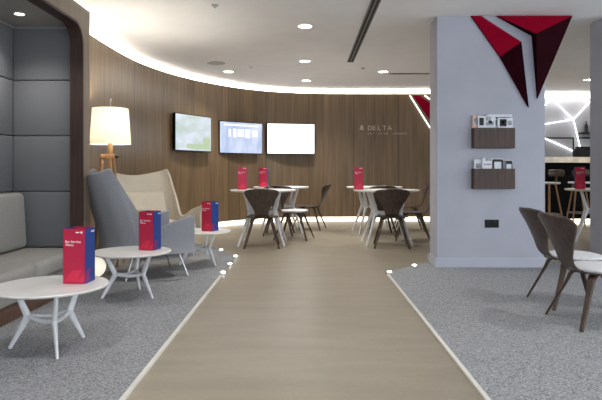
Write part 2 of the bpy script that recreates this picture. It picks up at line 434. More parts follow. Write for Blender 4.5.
# ------------------------------------------------------------------ wall screens
def frame_at(cx, cy, tx, ty, cz):
    t = Vector((tx, ty, 0)).normalized(); n = Vector((t.y, -t.x, 0))     # n points into the room
    ang = math.atan2(t.y, t.x)
    return (cx + n.x * 0.12, cy + n.y * 0.12, cz), ang
def screen(label, cx, cy, tx, ty, w, h, cz, mat, prints):
    loc, ang = frame_at(cx, cy, tx, ty, cz)
    t = thing('wall_screen', label, 'television', loc, ang, 'flat screens on the curved wall')
    m = MB(); m.box(-w / 2, w / 2, -0.02, 0.03, -h / 2, h / 2, bevel=0.006); m.build('casing', M['black'], t)
    m = MB(); m.box(-0.16, 0.16, 0.031, 0.116, -0.14, 0.14); m.build('wall_bracket', M['black'], t)
    m = MB(); m.box(-w / 2 + 0.014, w / 2 - 0.014, -0.0225, -0.0205, -h / 2 + 0.014, h / 2 - 0.014, 0)
    for (x0, x1, z0, z1) in prints: m.box(x0 * w, x1 * w, -0.0235, -0.0226, z0 * h, z1 * h, 1)
    m.build('display', [mat, M['screen_green'] if mat is M['screen_a'] else M['screen_hi']], t)
screen('left wall screen showing a pale greenish landscape', -2.005, 9.72, 0.46, 0.886, 0.97, 0.62, 1.675, M['screen_a'], [(-0.2, 0.45, -0.42, -0.3), (0.25, 0.46, -0.3, -0.1)])
screen('middle wall screen showing a pale blue page', -1.285, 10.83, 0.75, 0.665, 0.99, 0.60, 1.655, M['screen_b'],
       [(-0.3, -0.24, 0.02, 0.26), (-0.2, -0.12, 0.0, 0.28), (-0.1, 0.05, 0.03, 0.27), (0.07, 0.2, 0.0, 0.28), (0.24, 0.38, 0.04, 0.26), (-0.4, 0.4, 0.36, 0.42)])
screen('right wall screen glowing plain white', -0.31, 11.45, 0.97, 0.24, 0.98, 0.615, 1.67, M['screen_c'], [])

# wall lettering
t = thing('wall_lettering', 'pale metal lettering with a triangle mark on the wood wall', 'sign', (1.11, 11.645, 1.862))
def tri_mark(m, cx, cz, s):
    m._addpolys([(cx - s * .5, -0.012, cz), (cx, -0.012, cz + s), (cx, -0.02, cz + s * .35)], [(0, 1, 2)])
    m._addpolys([(cx + s * .5, -0.012, cz), (cx, -0.012, cz + s), (cx, -0.02, cz + s * .35)], [(0, 2, 1)])
    m._addpolys([(cx - s * .42, -0.012, cz - .012), (cx + s * .42, -0.012, cz - .012), (cx, -0.02, cz + s * .25)], [(0, 1, 2)])
m = MB(); tri_mark(m, 0.05, 0.02, 0.10); o = m.build('triangle_mark', M['steel_letter'], t, fix=False)
for k, c in enumerate('DELTA'):
    text_mesh('letter', c, 0.135, Matrix.Translation((0.165 + 0.102 * k, -0.006, 0.0)) @ UP, M['steel_letter'], t, 0.005)
for k, c in enumerate('SKY CLUB LOUNGE'):
    if c != ' ': text_mesh('small_letter', c, 0.052, Matrix.Translation((0.17 + 0.0545 * k, -0.004, -0.085)) @ UP, M['steel_letter'], t, 0.003)

# ------------------------------------------------------------------ faceted emblems
def emblem(name, label, loc, s, edge=False):
    t = thing(name, label, 'wall emblem', loc)
    def facet(part, P, depth, ridge):
        # P: outline points (x,z); ridge: list of faces as (indices, material)
        m = MB(); n = len(P)
        front = [(x * s, -d * s, z * s) for (x, z, d) in P]
        back = [(x * s, 0, z * s) for (x, z, d) in P]
        vs = front + back
        m._addpolys(vs, [f for f, k in ridge if k == 0], 0); m._addpolys(vs, [f for f, k in ridge if k == 1], 1)
        m._addpolys(vs, [tuple(n + i for i in depth)], 1)
        for i in range(len(depth)):
            a = depth[i]; b = depth[(i + 1) % len(depth)]
            m._addpolys(vs, [(a, b, n + b, n + a)], 1)
        bmesh.ops.remove_doubles(m.bm, verts=list(m.bm.verts), dist=1e-5)
        return m.build(part, [M['red'], M['maroon']], t)
    e = 0.025; r = 0.12
    # left shard: points a top-left, b top-right, c ridge right, d outer left, e tip
    facet('left_shard', [(0, 0, e), (0.105, 0, e), (0.505, -0.302, r), (0.31, -0.44, e), (0.62, -0.985, e)], [0, 1, 2, 4, 3], [((0, 1, 2, 3), 0), ((3, 2, 4), 1)])
    facet('right_shard', [(0.275, 0, e), (1.09, 0, e), (0.66, -0.215, r), (0.715, -0.89, e)], [0, 1, 3, 2], [((0, 1, 2), 0), ((1, 3, 2), 1)])
    if edge:
        m = MB()
        m.tube([(-0.05 * s, -0.03, 0.0), (0.60 * s, -0.03, -1.04 * s)], 0.011, 8)
        m.tube([(0.19 * s, -0.03, 0.0), (0.60 * s, -0.03, -0.29 * s)], 0.011, 8)
        m.build('led_edge', M['led_line'], t)
    return t
emblem('pillar_emblem', 'large red and maroon faceted triangle emblem at the top of the white pillar', (1.775, PY, H - 0.005), 0.99)
emblem('wall_emblem', 'red triangle emblem with white glowing edge high on the far wood wall beside the pillar', (2.20, 11.648, 2.57), 1.25, True)

# ------------------------------------------------------------------ pillar fittings
def rack(label, z, mags):
    t = thing('magazine_rack', label, 'magazine rack', (2.0, PY, z), 0, 'wooden racks on the white pillar')
    w, h = 0.436, 0.215
    m = MB(); m.box(-w / 2, w / 2, -0.095, -0.08, -h / 2, h / 2, bevel=0.002, seg=1); m.build('front_board', M['rack_wood'], t)
    for s in (-1, 1):
        m = MB(); m.box(s * (w / 2 - 0.006) - 0.006, s * (w / 2 - 0.006) + 0.006, -0.08, 0, -h / 2, h / 2); m.build('side_board', M['rack_wood'], t)
    m = MB(); m.box(-w / 2 + 0.012, w / 2 - 0.012, -0.08, 0, -h / 2, -h / 2 + 0.012); m.build('bottom_board', M['rack_wood'], t)
    for (label2, x0, x1, top, off, mat, prints) in mags:
        tt = thing('magazine', label2, 'magazine', (2.0 + (x0 + x1) / 2, PY - off, z - h / 2 + 0.014), 0, 'magazines in the pillar racks')
        hw = (x1 - x0) / 2; hh = top + h / 2 - 0.014
        mm = MB(); mm.box(-hw, hw, -0.008, 0.008, 0, hh); mm.build('pages', mat, tt)
        mm = MB()
        for (a, b, c, d, mi) in prints: mm.box(a * hw, b * hw, -0.0095, -0.0082, hh - d, hh - c, mi)
        if prints: mm.build('cover_print', [M['ink_black'], M['paper_grey'], M['ink_white']], tt)
rack('upper dark wooden magazine rack on the white pillar', 1.388,
     [('salmon newspaper at the left end of the upper rack', -0.215, -0.155, 0.245, 0.030, M['paper_pink'], [(-0.5, 0.9, 0.03, 0.09, 1)]),
      ('grey printed magazine in the left half of the upper rack', -0.165, 0.02, 0.235, 0.055, M['paper'], [(-0.85, -0.35, 0.02, 0.10, 0), (-0.1, 0.5, 0.01, 0.05, 1), (-0.1, 0.8, 0.06, 0.10, 1), (0.2, 0.6, 0.05, 0.08, 0)]),
      ('grey newspaper behind the others in the upper rack', -0.06, 0.205, 0.255, 0.026, M['paper'], [(-0.9, 0.95, 0.03, 0.045, 0), (-0.9, 0.6, 0.06, 0.12, 1)]),
      ('white magazine with a dark picture in the right half of the upper rack', 0.04, 0.20, 0.215, 0.060, M['paper'], [(-0.7, 0.2, 0.015, 0.09, 0), (-0.5, -0.1, 0.03, 0.07, 2), (0.35, 0.9, 0.03, 0.08, 1)])])
rack('lower dark wooden magazine rack on the white pillar', 0.957,
     [('plain pale magazine at the left end of the lower rack', -0.205, -0.11, 0.205, 0.045, M['paper'], [(-0.6, 0.5, 0.04, 0.09, 1)]),
      ('pale magazine with grey stripe second from left in the lower rack', -0.125, -0.025, 0.22, 0.068, M['paper'], [(-0.3, 0.95, 0.0, 0.03, 1), (-0.7, 0.9, 0.06, 0.075, 1)]),
      ('white magazine with bold black arch on its cover in the lower rack', -0.018, 0.105, 0.215, 0.052, M['paper'], [(-0.85, 0.85, 0.008, 0.035, 0), (-0.95, -0.6, 0.02, 0.11, 0), (0.65, 0.95, 0.02, 0.11, 0)]),
      ('white magazine with small black block at the right end of the lower rack', 0.118, 0.20, 0.20, 0.060, M['paper'], [(-0.9, 0.9, 0.008, 0.045, 0), (-0.95, -0.6, 0.04, 0.10, 0), (0.7, 0.95, 0.04, 0.10, 0)])])
t = thing('wall_socket', 'black double socket plate low on the white pillar', 'socket', (2.0, PY, 0.475))
m = MB(); m.box(-0.075, 0.075, -0.009, 0, -0.043, 0.043, bevel=0.003); m.build('plate', M['black'], t)
for s in (-1, 1):
    m = MB(); m.box(s * 0.036 - 0.012, s * 0.036 + 0.012, -0.013, -0.0085, 0.016, 0.030, bevel=0.002); m.build('switch', M['dark_slot'], t)

# ------------------------------------------------------------------ padded booth
BX0, BX1 = -2.685, -2.02     # back and front planes
BY0, BY1 = 0.6, 5.35
booth = thing('seating_booth', 'padded seating booth with dark wooden portal frame at left', 'booth', (BX1, (BY0 + BY1) / 2, 0))
cy = (BY0 + BY1) / 2
def bp(m): return m
def rrect(y0, y1, z0, z1, r, seg=8):
    pts = []
    for (yy, zz, a0) in ((y1 - r, z1 - r, 0), (y0 + r, z1 - r, PI / 2)):
        for k in range(seg + 1):
            a = a0 + k / seg * PI / 2; pts.append((yy + r * math.cos(a), zz + r * math.sin(a)))
    return [(y1, z0)] + pts + [(y0, z0)]
inner = rrect(BY0 + 0.15, 5.20, 0.10, 2.375, 0.19)
outer_full = []
# face: quads between the opening and the outer outline
cyc, czc = (BY0 + BY1) / 2, 1.2
m = MB()
def outer_of(p):
    y, z = p
    return None
out_pts = [(BY1, 0.10), (BY1, 2.53 - 0.19)] + [(BY1, 2.53)] * 0
# outer outline sampled with the same count as the inner one
n_in = len(inner); outl = []
for i, (y, z) in enumerate(inner):
    if i == 0: outl.append((BY1, 0.10))
    elif i <= 5: outl.append((BY1, min(2.53, z + (2.53 - z) * (i - 1) / 4)))
    elif i <= 9: outl.append((BY1 + (y - BY1) * (i - 5) / 4, 2.53))
    elif i <= 14: outl.append((BY0 + (y - BY0) * (1 - (i - 10) / 4), 2.53))
    elif i < n_in - 1: outl.append((BY0, 2.53 + (z - 2.53) * (i - 14) / 4))
    else: outl.append((BY0, 0.10))
for (xa, xb, part, mat) in ((0.0, -0.02, 'frame_face', M['booth_face']),):
    ringsF = [[(xa, y - cy, z) for y, z in inner], [(xa, y - cy, z) for y, z in outl], [(xb, y - cy, z) for y, z in outl], [(xb, y - cy, z) for y, z in inner], [(xa, y - cy, z) for y, z in inner]]
    m = MB(); m.rings(ringsF, 0, cap=False, closed=False); m.build(part, mat, booth)
liner_in = rrect(BY0 + 0.152, 5.198, 0.10, 2.373, 0.19)
liner_ii = rrect(BY0 + 0.172, 5.178, 0.10, 2.353, 0.175)
ringsL = []
for (xx, pts) in ((0.002, liner_in), (0.002, liner_ii), (-0.115, liner_ii), (-0.115, liner_in), (0.002, liner_in)):
    ringsL.append([(xx, y - cy, z) for y, z in pts])
m = MB(); m.rings(ringsL, 0, cap=False, closed=False); m.build('frame_lining', M['walnut'], booth, True)
m = MB(); m.box(-0.115, 0.004, BY0 + 0.0 - cy, BY1 - cy, CT, 0.10); m.build('plinth', M['plinth'], booth)
# shell around the booth
m = MB(); m.box(BX0 - BX1 - 0.09, -0.02, 5.275 - cy, BY1 - cy, CT, 2.53); m.box(BX0 - BX1 - 0.09, -0.02, BY0 - cy, BY0 + 0.08 - cy, CT, 2.53)
m.box(BX0 - BX1 - 0.09, BX0 - BX1 - 0.035, BY0 + .08 - cy, 5.275 - cy, CT, 2.53); m.box(BX0 - BX1 - 0.035, -0.02, BY0 + .08 - cy, 5.275 - cy, 2.40, 2.53)
m.build('outer_shell', M['booth_face'], booth)
m = MB(); m.box(BX0 - BX1 - 0.03, -0.117, BY0 + 0.1 - cy, 5.27 - cy, 2.368, 2.398); m.build('booth_ceiling', M['sofa_fabric'], booth)
m = MB(); m.box(BX0 - BX1, -0.117, 5.225 - cy, 5.245 - cy, 2.345, 2.366); m.box(BX0 - BX1, BX0 - BX1 + 0.02, BY0 + 0.1 - cy, 5.225 - cy, 2.345, 2.366); m.build('cornice_strip', M['grille'], booth)
rows = [0.10, 0.34, 0.852, 1.362, 1.872, 2.366]
for k in range(len(rows) - 1):
    m = MB(); m.box(BX0 - BX1 + 0.002, -0.118, 5.232 - cy, 5.272 - cy, rows[k] + 0.002, rows[k + 1] - 0.002, bevel=0.012, seg=3); m.build('end_panel', M['panel_fabric'], booth, True)
    for (a, b) in ((BY0 + 0.1, 1.9), (1.9, 3.0), (3.0, 4.1), (4.1, 5.23)):
        m = MB(); m.box(BX0 - BX1 - 0.03, BX0 - BX1 + 0.012, a - cy + 0.002, b - cy - 0.002, rows[k] + 0.002, rows[k + 1] - 0.002, bevel=0.012, seg=3); m.build('back_panel', M['panel_fabric'], booth, True)

sofa = thing('bench_sofa', 'low taupe bench sofa built along the inside of the booth', 'sofa', (-2.38, 3.0, 0.10))
SX = -2.38
def rounded_block(x0, x1, y0, y1, z0, z1, bev): 
    mm = MB(); mm.box(x0, x1, y0, y1, z0, z1, bevel=bev, seg=4); return mm
rounded_block(-0.285, 0.315, -2.2, 2.20, 0.0, 0.10, 0.012).build('base', M['sofa_fabric'], sofa, True)
for (a, b) in ((-2.2, -0.9), (-0.895, 1.305), (1.31, 2.20)):
    rounded_block(-0.285, 0.36, a, b, 0.102, 0.245, 0.05).build('seat_cushion', M['sofa_fabric'], sofa, True)
for (a, b) in ((-2.2, -0.05), (-0.045, 2.18)):
    mm = rounded_block(-0.284, -0.16, a, b, 0.250, 0.745, 0.045)
    for v in mm.bm.verts: v.co.x += 0.06 * (0.745 - v.co.z) * (1 if v.co.x > -0.22 else 0)
    mm.build('back_cushion', M['sofa_fabric'], sofa, True)

# ------------------------------------------------------------------ hourglass-legged tables
def hourglass_table(name, R, z_top, th, legs, r_top, r_waist, z_waist, r_foot, rad, a0):
    t = thing(name, '', 'table')
    m = MB(); m.lathe([(R - 0.012, z_top - th), (R - 0.003, z_top - th * 0.55), (R, z_top - 0.004), (R - 0.003, z_top)], 64)
    m.build('tabletop', M['white_top'], t, True)
    for k in range(legs):
        a = a0 + 2 * PI * k / legs; c, s = math.cos(a), math.sin(a); tan = (-s, c, 0)
        m = MB()
        def on(p, q, f): return tuple(p[w] + (q[w] - p[w]) * f for w in range(3))
        A = (c * r_top, s * r_top, z_top - th); B = (c * r_waist, s * r_waist, z_waist); F = (c * r_foot, s * r_foot, 0.0)
        pts = [Vector(v) for v in (A, on(A, B, .45), on(A, B, .84), on(A, B, .93))] + [Vector((c * (r_waist + .004), s * (r_waist + .004), z_waist))] + [Vector(v) for v in (on(B, F, .07), on(B, F, .16), on(B, F, .55), F)]
        nn = len(pts); rr = [rad * (0.85 + 0.5 * math.exp(-((p.z - z_waist) / 0.12) ** 2) - 0.25 * (1 - p.z / z_top)) for p in pts]
        m.tube(pts, rr, 10, 0, 0.72, up=tan)
        m.build('leg', M['white_metal'], t, True)
    m = MB()
    for k in range(legs):
        a = a0 + 2 * PI * k / legs; b = a + 2 * PI / legs
        pa = Vector((math.cos(a) * r_waist, math.sin(a) * r_waist, z_waist)); pb = Vector((math.cos(b) * r_waist, math.sin(b) * r_waist, z_waist))
        mid = (pa + pb) / 2 * 0.92
        m.tube(catmull([pa, mid, pb], 6), rad * 0.8, 8)
    m.build('waist_ring', M['white_metal'], t, True)
    m = MB(); m.lathe([(0, z_top - th - 0.006), (r_top + 0.03, z_top - th - 0.006), (r_top + 0.03, z_top - th), (0, z_top - th)], 32); m.build('mounting_plate', M['white_metal'], t)
    return t
G = 'low round coffee tables'
ct = hourglass_table('coffee_table', 0.324, 0.37, 0.016, 3, 0.21, 0.132, 0.188, 0.238, 0.017, 0.0)
ct.location = (-1.487, 3.335, CT); ct.rotation_euler = (0, 0, math.radians(62)); tag(ct, 'white round coffee table in the foreground beside the booth sofa', 'table', G)
dup(ct, 'white round coffee table in front of the grey lounge chair', (-1.44, 4.735, CT), math.radians(90))
dup(ct, 'white round coffee table furthest back, by the cream lounge chair', (-1.147, 6.32, CT), math.radians(-40))

G = 'white dining tables'
dt = hourglass_table('dining_table', 0.47, 0.77, 0.024, 4, 0.34, 0.235, 0.46, 0.45, 0.028, 0.0)
dt.location = (-0.60, 8.13, 0); dt.rotation_euler = (0, 0, math.radians(45)); tag(dt, 'white round dining table nearest in the left dining group, below the screens', 'table', G)
dup(dt, 'white round dining table further back in the left dining group, below the screens', (-0.40, 9.62, 0), math.radians(55))
dup(dt, 'white round dining table nearest in the right dining group, beside the pillar', (1.16, 8.13, 0), math.radians(45))
dup(dt, 'white round dining table further back in the right dining group, beside the pillar', (1.17, 9.62, 0), math.radians(50))
dup(dt, 'white round table in front of the black bar at far right', (4.36, 8.45, 0), math.radians(20))

# ------------------------------------------------------------------ moulded plywood chairs
def make_chair(pad=True, back=1.0):
    t = thing('plywood_chair', '', 'chair')
    # backrest: fan-shaped shell narrowing to a waist, running down under the seat
    cols, rowsn = 13, 20
    prof = catmull([(-0.10, 0, 0.418), (-0.185, 0, 0.424), (-0.238, 0, 0.47), (-0.275, 0, 0.55), (-0.335, 0, 0.65), (-0.41, 0, 0.765)], 6)
    m = MB(); n = len(prof)
    def half_w(z):
        pts = [(0.418, 0.10), (0.45, 0.088), (0.50, 0.098), (0.55, 0.128), (0.60, 0.160), (0.66, 0.202), (0.70, 0.229), (0.722, 0.234), (0.742, 0.215), (0.757, 0.16), (0.766, 0.07)]
        for i in range(len(pts) - 1):
            if pts[i][0] <= z <= pts[i + 1][0]:
                f = (z - pts[i][0]) / (pts[i + 1][0] - pts[i][0]); return pts[i][1] + f * (pts[i + 1][1] - pts[i][1])
        return 0.06 if z > 0.76 else 0.10
    th = 0.011
    def shell(off):
        R = []
        for i, p in enumerate(prof):
            a = prof[max(i - 1, 0)]; b = prof[min(i + 1, n - 1)]; tg = (b - a).normalized(); nm = Vector((-tg.z, 0, tg.x)) * -1
            w = half_w(p.z) if i > 6 else 0.10
            curl = 0.075 * min(1, max(0, (p.z - 0.46) / 0.22))
            row = []
            for j in range(cols):
                u = -1 + 2 * j / (cols - 1)
                row.append(Vector((p.x + curl * u * u * (w / 0.23), w * u, 0.42 + (p.z - 0.42) * (back if p.z > 0.42 else 1.0))) + nm * off)
            R.append(row)
        return R
    A = shell(th / 2); B = shell(-th / 2)
    verts = [v for r in A for v in r] + [v for r in B for v in r]; N = n * cols; faces = []
    for i in range(n - 1):
        for j in range(cols - 1):
            q = (i * cols + j, i * cols + j + 1, (i + 1) * cols + j + 1, (i + 1) * cols + j)
            faces.append(q); faces.append(tuple(N + k for k in reversed(q)))
    edge = [j for j in range(cols)] + [i * cols + cols - 1 for i in range(1, n)] + [(n - 1) * cols + j for j in range(cols - 2, -1, -1)] + [i * cols for i in range(n - 2, 0, -1)]
    for k in range(len(edge)):
        a, b = edge[k], edge[(k + 1) % len(edge)]; faces.append((a, N + a, N + b, b))
    m._addpolys(verts, faces); m.build('backrest', M['chair_ply'], t, True)
    # seat
    def outline(k, n=48):
        pts = []
        for i in range(n):
            a = 2 * PI * i / n; c, s = math.cos(a), math.sin(a)
            x = 0.215 * math.copysign(abs(c) ** 0.75, c) * k; w = 0.225 * (1.0 if c > -0.2 else 1 - 0.45 * ((-c - 0.2) / 0.8) ** 1.5)
            pts.append((x, w * math.copysign(abs(s) ** 0.8, s) * k))
        return pts
    m = MB(); rings = []
    for (k, z) in ((0.88, 0.402), (0.98, 0.407), (1.0, 0.413), (0.985, 0.418)): rings.append([(x, y, z + 0.10 * max(0, abs(x) - 0.12) ** 2 * 4) for x, y in outline(k)])
    m.rings(rings); m.build('seat', M['chair_ply'], t, True)
    m = MB(); rings = []
    for (k, z) in () if not pad else ((0.93, 0.4185), (0.95, 0.428), (0.93, 0.440), (0.84, 0.447), (0.5, 0.449)): rings.append([(x, y, z + 0.10 * max(0, abs(x) - 0.12) ** 2 * 4) for x, y in outline(k)])
    
    if pad: m.rings(rings); m.build('seat_pad', M['pad'], t, True)
    for sx, sy in ((-1, 1), (-1, -1), (1, 1), (1, -1)):
        m = MB()
        tx, ty = (-0.11 if sx < 0 else 0.10), 0.115 * sy
        fx, fy = (-0.262 if sx < 0 else 0.25), 0.232 * sy
        pts = [(tx * 0.35, ty * 0.5, 0.396), (tx * 0.8, ty * 0.85, 0.394), (tx + 0.12 * (fx - tx), ty + 0.10 * (fy - ty), 0.372), (tx + 0.3 * (fx - tx), ty + 0.28 * (fy - ty), 0.29), (fx, fy, 0.0)]
        m.tube(catmull(pts, 4), [0.023 + 0.007 * math.sin(min(1, k / 8) * PI * .75) if k < 9 else 0.030 - 0.0145 * (k - 9) / 7 for k in range(17)], 8, 0, 0.55, up=(0.05, 0.02, 1) if False else None)
        m.build('leg', M['chair_leg'], t, True)
    return t
G = 'moulded walnut dining chairs'
ch = make_chair(True, 1.28); ch.scale = (1, 1, 0.87)
ch.location = (2.02, 3.91, CT); ch.rotation_euler = (0, 0, math.radians(4)); tag(ch, 'walnut plywood chair nearest the viewer on the right carpet', 'chair', G)
def chair(label, x, y, deg, z=0.0): return dup(ch, label, (x, y, z), math.radians(deg), G)
chair('walnut plywood chair on the right carpet, just behind the nearest one', 2.095, 4.46, 2, CT)
def bare(label, x, y, deg, z=0.0): return dup(ch2, label, (x, y, z), math.radians(deg), G)
ch2 = make_chair(False, 1.11)
ch2.location = (-0.59, 7.83, 0); ch2.rotation_euler = (0, 0, math.radians(93)); tag(ch2, 'walnut chair seen from behind at the nearest table of the left dining group', 'chair', G)
ch3 = make_chair(True, 1.11)  # pale pad stands in for the glossy reflection on this seat
ch3.location = (-0.16, 8.68, 0); ch3.rotation_euler = (0, 0, math.radians(-14)); tag(ch3, 'walnut plywood chair between the two left dining tables, seat gloss shown as a pale pad', 'chair', G)
bare('walnut chair seen from behind at the rear table of the left dining group', -0.42, 9.28, 88)
bare('walnut plywood chair in profile at the far right of the left dining group', 0.07, 10.1, 165)
bare('walnut chair seen from behind at the nearest table of the right dining group', 1.185, 7.83, 84)
bare('walnut chair seen from behind at the rear table of the right dining group', 1.22, 9.26, 92)
bare('walnut plywood chair at the right side of the nearest table beside the pillar', 1.62, 8.62, 172)
bare('walnut plywood chair at the right side of the rear table beside the pillar', 1.80, 9.95, 176)

# ------------------------------------------------------------------ tent cards
def make_card():
    t = thing('menu_card', '', 'menu')
    w, h = 0.064, 0.323
    def panel(part, mtx, mats, text):
        m = MB(); m.box(-w, w, -0.002, 0.002, 0, h, 0, mtx)
        tris = [[(-1, 0.03), (-0.2, 0.24), (0.25, 0.03)], [(0.25, 0.03), (-0.2, 0.24), (0.75, 0.26)], [(0.3, 0.03), (0.98, 0.03), (0.98, 0.2)]] if text else [[(-1, 0.03), (-0.98, 0.22), (0.2, 0.03)], [(-0.98, 0.22), (0.2, 0.27), (-0.3, 0.1)]]
        for tr in tris: m.poly([mtx @ Vector((a * w, -0.0026, b * h)) for a, b in tr], 1)
        o = m.build(part, mats, t, fix=False)
        mm = MB()
        mm.box(0.15 * w, 0.5 * w, -0.0030, -0.0021, 0.925 * h, 0.945 * h, 0, mtx); mm.box(0.62 * w, 0.8 * w, -0.0030, -0.0021, 0.918 * h, 0.952 * h, 0, mtx)
        mm.build('print', M['ink_white'], o)
        if text:
            text_mesh('lettering', 'Bar Service', 0.021, mtx @ Matrix.Translation((-0.84 * w, -0.0026, 0.745 * h)) @ UP, M['ink_white'], o, 0.0004)
            text_mesh('lettering', 'Menu', 0.021, mtx @ Matrix.Translation((-0.80 * w, -0.0026, 0.685 * h)) @ UP, M['ink_white'], o, 0.0004)
    panel('red_panel', Matrix.Translation((0, -w - 0.002, 0)), [M['card_red'], M['card_pink']], True)
    panel('blue_panel', Matrix.Rotation(PI / 2, 4, 'Z') @ Matrix.Translation((0, -w - 0.002, 0)), [M['card_blue'], M['card_purple']], False)
    panel('red_panel', Matrix.Rotation(PI, 4, 'Z') @ Matrix.Translation((0, -w - 0.002, 0)), [M['card_red'], M['card_pink']], True)
    panel('blue_panel', Matrix.Rotation(-PI / 2, 4, 'Z') @ Matrix.Translation((0, -w - 0.002, 0)), [M['card_blue'], M['card_purple']], False)
    return t
G = 'red and blue menu cards'
card = make_card()
card.location = (-1.356, 3.425, CT + 0.372); card.rotation_euler = (0, 0, math.radians(-4)); tag(card, 'red and blue menu card on the foreground coffee table', 'menu', G)
dup(card, 'red and blue menu card on the coffee table before the grey lounge chair', (-1.312, 4.825, CT + 0.372), math.radians(-14))
dup(card, 'red and blue menu card on the coffee table by the cream lounge chair', (-1.052, 6.315, CT + 0.372), math.radians(-26))
dup(card, 'red menu card at the left edge of the nearest table in the left dining group', (-0.905, 8.20, 0.772), math.radians(8))
dup(card, 'red menu card on the rear table in the left dining group', (-0.69, 9.50, 0.772), math.radians(-6))
dup(card, 'red menu card on the nearest table of the right dining group', (0.77, 8.20, 0.772), math.radians(-4))
dup(card, 'red and blue menu card on the white table by the bar', (4.03, 8.36, 0.772), math.radians(-22))

# ------------------------------------------------------------------ wing lounge chairs
def make_lounge(fabric):
    t = thing('lounge_chair', '', 'armchair')
    # plan path of the shell: front of right arm -> back -> front of left arm (faces +X)
    ctrl = [  # x, y, top z, lean back, flare out
        (0.36, -0.37, 0.595, 0.0, 0.05), (0.24, -0.375, 0.565, 0.0, 0.05), (0.10, -0.375, 0.52, 0.0, 0.05), (-0.02, -0.37, 0.455, 0.0, 0.04),
        (-0.085, -0.36, 0.50, 0.06, 0.03), (-0.125, -0.35, 0.80, 0.20, 0.03), (-0.16, -0.34, 1.03, 0.24, 0.04), (-0.25, -0.30, 1.015, 0.24, 0.03), (-0.32, -0.20, 0.985, 0.235, 0.01), (-0.35, -0.09, 0.965, 0.23, 0.0), (-0.355, 0.0, 0.96, 0.23, 0.0)]
    ctrl = ctrl + [(x, -y, z, l, f) for (x, y, z, l, f) in reversed(ctrl[:-1])]
    def spl(vals, per=6):
        out = []; n = len(vals)
        for i in range(n - 1):
            a, b, c, d = vals[max(i - 1, 0)], vals[i], vals[i + 1], vals[min(i + 2, n - 1)]
            for k in range(per):
                s = k / per
                out.append(tuple(0.5 * (2 * b[q] + (c[q] - a[q]) * s + (2 * a[q] - 5 * b[q] + 4 * c[q] - d[q]) * s * s + (3 * b[q] - a[q] - 3 * c[q] + d[q]) * s ** 3) for q in range(5)))
        out.append(vals[-1]); return out
    P = spl(ctrl); nv = 12; z0 = 0.25; th = 0.055
    outer, inn = [], []
    for i, (x, y, zt, ln, fl) in enumerate(P):
        xa, ya = P[max(i - 1, 0)][:2]; xb, yb = P[min(i + 1, len(P) - 1)][:2]
        tx, ty = xb - xa, yb - ya; L = math.hypot(tx, ty) or 1; nx, ny = -ty / L, tx / L     # towards the inside
        co, ci = [], []
        for k in range(nv + 1):
            f = k / nv; z = z0 + (zt - z0) * f
            hgt = (z - z0) / 0.75
            ox = x - ln * min(1.0, hgt) ** 1.2 * 1.0; oy = y + math.copysign(fl * min(1, hgt * 1.3), y) if abs(y) > 0.01 else y
            tuck = 0.05 * (1 - min(1, (z - z0) / 0.15)) ** 2
            ox += nx * tuck; oy += ny * tuck
            tk = th * (1 - 0.35 * f)
            co.append((ox, oy, z)); ci.append((ox + nx * tk, oy + ny * tk, z + (0.0 if k else 0.0)))
        # rounded lip
        top_o, top_i = Vector(co[-1]), Vector(ci[-1]); mid = (top_o + top_i) / 2 + Vector((0, 0, 0.014))
        outer.append(co); inn.append(ci + [tuple(mid)])
    rings = [co + list(reversed(ci)) for co, ci in zip(outer, inn)]
    m = MB(); m.rings(rings); m.build('shell', fabric, t, True)
    m = MB(); m.box(-0.30, 0.40, -0.315, 0.315, 0.27, 0.41, bevel=0.045, seg=4); m.build('seat_cushion', fabric, t, True)
    tmp = MB(); tmp.box(-0.055, 0.055, -0.285, 0.285, 0.0, 0.36, bevel=0.045, seg=4)
    mt = Matrix.Translation((-0.25, 0, 0.42)) @ Matrix.Rotation(math.radians(-17), 4, 'Y')
    tmp.bm.transform(mt); tmp.build('back_cushion', fabric, t, True)
    m = MB(); m.box(-0.26, 0.34, -0.30, 0.30, 0.235, 0.268, bevel=0.01); m.build('under_frame', M['chrome'], t)
    for sx, sy in ((-1, 1), (-1, -1), (1, 1), (1, -1)):
        m = MB(); m.tube([(0.04 + sx * 0.22, sy * 0.24, 0.24), (0.04 + sx * 0.30, sy * 0.30, 0.0)], [0.012, 0.009], 10); m.build('leg', M['chrome'], t, True)
    for sy in (-1, 1):
        m = MB(); m.tube(catmull([(-0.18, sy * 0.24, 0.225), (0.04, sy * 0.245, 0.195), (0.26, sy * 0.24, 0.225)], 6), 0.008, 8); m.build('stretcher', M['chrome'], t, True)
    return t
G = 'high backed lounge chairs'
la = make_lounge(M['grey_fabric']); la.location = (-1.60, 5.72, CT); la.rotation_euler = (0, 0, math.radians(30)); tag(la, 'blue-grey winged lounge chair seen from behind next to the booth', 'armchair', G)
lb = make_lounge(M['cream_fabric']); lb.location = (-1.82, 7.02, CT); lb.rotation_euler = (0, 0, math.radians(-45)); tag(lb, 'cream winged lounge chair facing the viewer by the wood wall', 'armchair', G)

